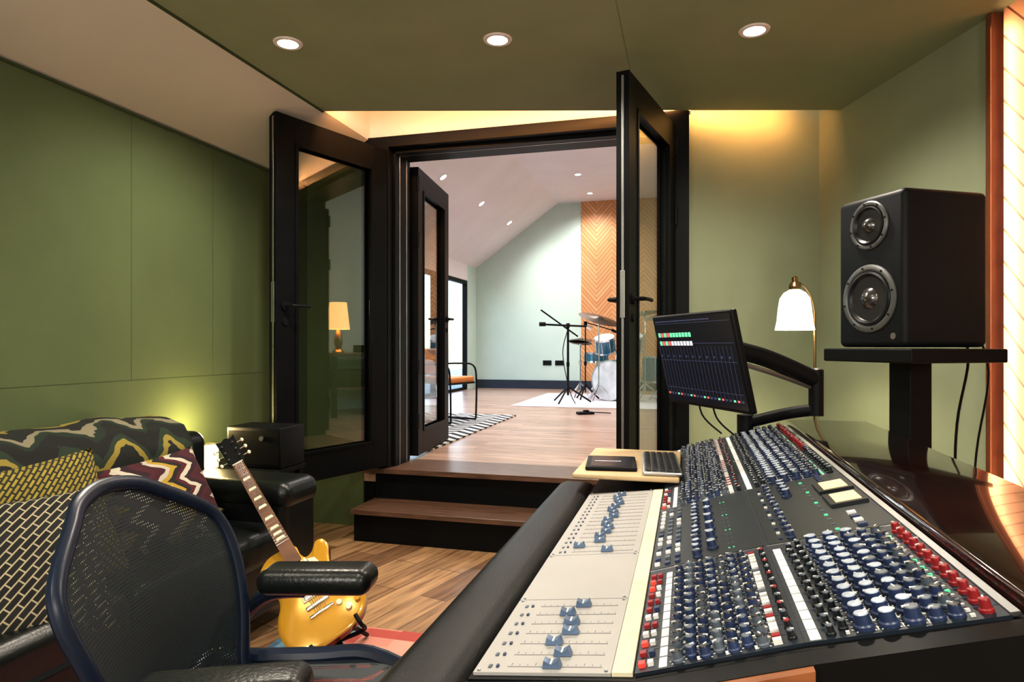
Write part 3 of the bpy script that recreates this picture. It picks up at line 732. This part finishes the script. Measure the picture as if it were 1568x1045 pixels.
mb.rbox(-.045,.045,.138,.152,.06,.074,.003,M_alu,2); mb.rbox(-.048,.048,.105,.117,.06,.072,.004,M_chrome,2)
for x,yy in ((.10,.12),(.125,.075),(.085,.065),(.065,.10)): mb.lathe([(.012,.055),(.012,.062),(.010,.074),(.0001,.074)],M_gold if x>.09 else M_ivory,T(x,yy,0),14)
mb.prism([(.045,.20),(.045,.32),(.07,.31),(.085,.25),(.08,.20),(.06,.17)],.066,.068,M_ivory,'Z')
mb.cyl((-.09,.345,.052),(-.09,.345,.064),.012,M_ivory)
mb.build('electric_guitar',loc=Mg)
mb=MB()
A=Mg@Vector((-.09,-.006,.02)); B=Mg@Vector((.09,-.006,.02)); C=Mg@Vector((0,.02,-.05))
for P in (A,B):
    mb.tube([P+z_*.05+y_*.03,P+z_*.045-y_*.008,P-z_*.03-y_*.01,C,],.008,M_blkm)
mb.tube([C,Vector((C.x,C.y,.09)),Vector((C.x+.12,C.y-.08,.022))],.009,M_blkm); mb.tube([C,Vector((C.x-.1,C.y+.02,.08)),Vector((C.x-.16,C.y-.16,.022))],.009,M_blkm); mb.tube([C,Vector((C.x,C.y+.1,.10)),Vector((C.x,C.y+.22,.022))],.009,M_blkm)
mb.build('guitar_stand')

mb=MB(); mb.box(-1.33,.55,.75,2.51,0,.012,M_rug); mb.box(-1.60,-1.33,.75,2.51,0,.012,M_rugb); mb.build('patchwork_rug')

# ---------------------------------------------------------------- office chair (faces local +x)
mb=MB(); z0=.012
def hw(v):
    return .95*(.165+.115*sin(min(1,v/.72)*pi/2) if v<.72 else .28-.10*((v-.72)/.28)**2.2)
def bkp(u,v,off=0):
    w=hw(v); y=u*w; z=.46+.465*v-.06*(abs(u)**2.4)*(v**3); 
    x=-.165-.14*v+.045*sin(v*pi)*.5+.055*(u*u)-.01+off
    return Vector((x,y,z))
nu,nv=24,26; vs=[];fs=[]
for j in range(nv+1):
    for i in range(nu+1): vs.append(tuple(bkp(-1+2*i/nu,j/nv)))
for j in range(nv):
    for i in range(nu): N=nu+1; fs.append((j*N+i,j*N+i+1,(j+1)*N+i+1,(j+1)*N+i))
mb.add(vs,fs,M_mesh)
loop=[bkp(-1,v) for v in (.0,.15,.3,.45,.6,.75,.88)]+[bkp(u,1) for u in (-.85,-.5,0,.5,.85)]+[bkp(1,v) for v in (.88,.75,.6,.45,.3,.15,.0)]+[bkp(u,0) for u in (.5,0,-.5)]
mb.tube(loop,.012,M_chairfr,10,4,1.3,closed=True)
mb.tube([(-.20,0,.44),(-.24,0,.46),(-.25,0,.50)],.02,M_chairfr,10)
for s_ in (-1,1):
    mb.tube([(-.24,0,.47),(-.235,s_*.10,.50),(-.205,s_*.19,.56)],.012,M_chairfr,8)
    mb.tube([(-.10,s_*.20,.44),(-.20,s_*.27,.45),(-.19,s_*.285,.54),(-.11,s_*.27,.62),(-.02,s_*.25,.64)],.018,M_chairfr,10)
    mb.rbox(-.125,.135,-.050,.050,-.030,.028,.027,M_leather,6,M=T(.01,s_*.245,.668)@R(s_*-6,'Z')@R(-2,'Y'))
vs=[];fs=[]
for j in range(21):
    for i in range(21):
        u=-1+2*i/20; v=j/20; x=-.22+.47*v; w=.25*(1-.10*(1-v))*(1-.12*max(0,v-.8)/.2)
        z=.475+.02*u*u-.05*max(0,(v-.75)/.25)**2; vs.append((x,u*w,z))
for j in range(20):
    for i in range(20): fs.append((j*21+i,j*21+i+1,(j+1)*21+i+1,(j+1)*21+i))
mb.add(vs,fs,M_mesh)
lp=[Vector(vs[j*21]) for j in (0,5,10,15,20)]+[Vector(vs[20*21+i]) for i in (5,10,15,20)]+[Vector(vs[j*21+20]) for j in (15,10,5,0)]+[Vector(vs[i]) for i in (15,10,5)]
mb.tube(lp,.02,M_chairfr,10,4,closed=True)
mb.rbox(-.14,.12,-.12,.12,.36,.44,.03,M_blkm,4); mb.cyl((0,0,.10),(0,0,.38),.028,M_alu)
for k in range(5):
    a_=2*pi*k/5+.4; e=Vector((cos(a_)*.29,sin(a_)*.29,.085)); mb.tube([(0,0,.13),(e.x*.5,e.y*.5,.12),tuple(e)],.022,M_chairfr,8)
    mb.cyl((e.x-.02*sin(a_),e.y+.02*cos(a_),.029),(e.x+.02*sin(a_),e.y-.02*cos(a_),.029),.029,M_blkm); mb.cyl((e.x,e.y,.05),(e.x,e.y,.09),.01,M_blkm)
mb.cyl((0,0,.09),(0,0,.15),.05,M_chairfr)
mb.build('office_chair',loc=T(-.750,1.062,z0)@R(15,'Z'))

# ---------------------------------------------------------------- live room objects
mb=MB(); mb.M=Matrix(); mb.box(0,1.45,0,2.5,0,.012,M_rugz); mb.build('zigzag_rug',loc=T(-3.33,4.7,.40))
boxo('wool_rug',-2.25,.4,8.35,10.7,.40,.412,M_rugw,bev=.004)
mb=MB()
mb.rbox(-.23,.23,-.23,.23,.40,.47,.03,M_orange,4); mb.rbox(-.23,.23,.17,.23,.48,.76,.028,M_orange,4,M=None)
for s_ in (-1,1):
    mb.tube([(s_*.23,-.24,.02),(s_*.24,-.24,.40),(s_*.24,-.20,.58),(s_*.24,.0,.60),(s_*.24,.22,.59)],.010,M_blkm,8,5)
    mb.tube([(s_*.23,-.24,.012),(s_*.23,.24,.012)],.010,M_blkm,8,1); mb.tube([(s_*.23,.24,.012),(s_*.23,.23,.76)],.010,M_blkm,8,1)
mb.tube([(-.23,.23,.42),(.23,.23,.42)],.010,M_blkm,8,1); mb.tube([(-.23,-.22,.40),(.23,-.22,.40)],.010,M_blkm,8,1)
mb.build('leather_chair',loc=T(-2.46,6.45,.412)@R(75,'Z'))
def tripod(mb,x,y,z,h,mat=M_blkm,r=.012,sp=.32,boom=None):
    mb.cyl((x,y,z+.10),(x,y,z+h),r,mat,n=10)
    for k in range(3):
        a_=2*pi*k/3+.3; mb.cyl((x,y,z+.22),(x+cos(a_)*sp,y+sin(a_)*sp,z+.01),.012,mat,n=8)
    mb.cyl((x,y,z+.5),(x,y,z+.56),.022,mat); mb.cyl((x,y,z+h-.03),(x,y,z+h+.03),.026,mat)
mb=MB(); mb.M=T(.04,-.24,0); tripod(mb,-1.634,9.19,.414,1.07,r=.016)
mb.cyl((-2.01,9.05,1.50),(-1.36,9.26,1.47),.014,M_blkm); mb.cyl((-2.01,9.05,1.50),(-1.93,9.08,1.50),.03,M_blkm); mb.cyl((-1.38,9.25,1.47),(-1.31,9.26,1.44),.024,M_chrome)
mb.cyl((-2.0,9.1,1.70),(-1.50,9.22,1.33),.011,M_blkm); mb.tube([(-1.63,9.19,1.45),(-1.70,9.15,1.1),(-1.6,9.1,.6),(-1.5,9.0,.42)],.006,M_blkm)
mb.build('microphone_boom_stand')
mb=MB(); zf=.412
def drum(c,ax,r,l,tilt=0,yaw=0,shell=M_drum):
    M=T(*c)@R(yaw,'Z')@R(tilt,'X')
    mb.lathe([(r,-l/2),(r,l/2)],shell,M,36); 
    for z in (-l/2,l/2): 
        sg=1 if z>0 else -1
        mb.lathe([(r*1.03,z-sg*.02),(r*1.04,z+sg*.008),(r*.985,z+sg*.008),(r*.985,z)],M_chrome,M,36,caps=False); mb.lathe([(r*.99,z+sg*.002),(.0001,z+sg*.003)],M_head,M,36,caps=False)
    for k in range(8):
        a_=pi*k/4; mb.cyl(M@Vector((cos(a_)*r*1.02,sin(a_)*r*1.02,-l/2)),M@Vector((cos(a_)*r*1.02,sin(a_)*r*1.02,l/2)),.006,M_chrome,n=6)
drum((-1.0,9.57,zf+.295),0,.28,.40,tilt=90,yaw=-22)
drum((-1.18,9.75,1.22),0,.15,.22,tilt=22,yaw=-10); drum((-.78,9.65,1.24),0,.16,.24,tilt=20,yaw=20)
drum((-1.35,10.05,1.02),0,.18,.14); drum((-.45,10.0,.85),0,.20,.38)
for x,y,h in ((-1.35,10.05,.54),): tripod(mb,x,y,zf,h,M_chrome,.01,.22)
for x,y,z,r,t in ((-1.22,9.36,1.58,.30,18),(-1.58,9.95,1.28,.18,2),(-.35,9.5,1.62,.25,-12),(-.62,10.2,1.70,.23,-8)):
    M=T(x,y,z)@R(t,'Y')@R(12,'X'); mb.lathe([(r,0),(r*.6,.014),(r*.25,.022),(r*.2,.034),(.0001,.044)],M_cym,M,36,caps=False)
    tripod(mb,x,y,zf,z-zf-.05,M_chrome,.010,.24)
M=T(-1.58,9.95,1.25)@R(184,'Y')@R(12,'X'); mb.lathe([(.18,0),(.11,.014),(.045,.022),(.0001,.03)],M_cym,M,36,caps=False)
mb.cyl((-1.45,9.6,1.55),(-1.02,9.5,1.42),.008,M_blkm); tripod(mb,-1.45,9.6,zf,1.12,M_blkm,.009,.2); mb.cyl((-1.05,9.51,1.43),(-.99,9.49,1.40),.02,M_blkm)
for dx in (-.25,.25): mb.cyl((-1.0+dx*.7,9.5,zf+.4),(-1.0+dx*1.35,9.35,zf+.01),.009,M_chrome,n=8)
mb.cyl((-1.0,9.62,zf+.55),(-.98,9.66,1.25),.014,M_chrome); mb.cyl((-1.15,9.72,1.2),(-.80,9.66,1.2),.010,M_chrome)
mb.lathe([(.16,.50),(.17,.53),(.15,.56),(.0001,.565)],M_blkm,T(-.9,10.45,zf),20); tripod(mb,-.9,10.45,zf,.5,M_chrome,.014,.22)
mb.build('drum_kit')
mb=MB(); mb.rbox(-.10,.10,-.05,.05,0,.03,.01,M_blkm,3); mb.rbox(-.02,.04,-.03,.03,.03,.05,.008,M_blkm,3); mb.tube([(.1,0,.02),(.2,.05,.01),(.3,-.05,.01)],.006,M_blkm); mb.build('effects_pedal',loc=T(-1.15,7.6,.40)@R(30,'Z'))
# side of the live room that shows up as a reflection in the open glass door
mb=MB(); mb.M=T(1.1,4.85,.40)
mb.box(0,.85,0,1.5,.68,.72,M_tread); mb.box(.02,.83,.02,1.48,.30,.33,M_tread)
for x in (.0,.80):
    for y in (.0,1.45): mb.box(x,x+.05,y,y+.05,0,.68,M_blkm)
mb.build('console_table',.003)
mb=MB(); mb.M=T(1.35,5.02,1.12)
mb.lathe([(.07,0),(.07,.015),(.03,.05),(.05,.12),(.045,.20),(.015,.26),(.012,.30)],M_brass,n=24); mb.lathe([(.13,.27),(.095,.58)],M_oshade,n=32,caps=False)
tl=mb.build('table_lamp'); bpy.context.view_layer.update()
light('table_lamp_bulb','POINT',(1.35,5.02,1.55),14,(1,.6,.3),rad=.04,parent=tl)
mb=MB(); mb.M=T(1.45,5.6,1.12)
mb.rbox(-.20,.20,-.26,.26,0,.09,.01,M_blkm,3); mb.lathe([(.15,.09),(.15,.11),(.0001,.11)],M_blkm,T(0,-.05,0),32); mb.cyl((.14,.2,.09),(.14,.2,.15),.015,M_alu); mb.cyl((.14,.2,.145),(.02,.02,.125),.006,M_alu)
mb.build('record_player')
mb=MB(); mb.M=T(1.15,4.95,.74)
for i in range(3): mb.rbox(.05,.6,.08+i*.42,.44+i*.42,0,.18,.008,M_blkm if i%2==0 else M_alu,2)
mb.build('amplifier_rack')

# ---------------------------------------------------------------- world / camera
w=bpy.data.worlds.new('World'); S.world=w; w.use_nodes=True; nt=w.node_tree; bg=nt.nodes['Background']
sky=nt.nodes.new('ShaderNodeTexSky'); sky.sky_type='NISHITA'; sky.sun_disc=False; sky.sun_elevation=radians(40); sky.sun_rotation=radians(120)
nt.links.new(sky.outputs[0],bg.inputs[0]); bg.inputs[1].default_value=.5
cam=bpy.data.cameras.new('Camera'); co=bpy.data.objects.new('Camera',cam); S.collection.objects.link(co)
co.location=(0,0,1.2); co.rotation_euler=(radians(90),0,radians(15)); cam.lens=22.96; cam.sensor_width=36; cam.shift_y=.0048; cam.clip_start=.02
S.camera=co
S.view_settings.view_transform='Standard'; S.view_settings.look='None'; S.view_settings.exposure=1.18; S.view_settings.gamma=.86
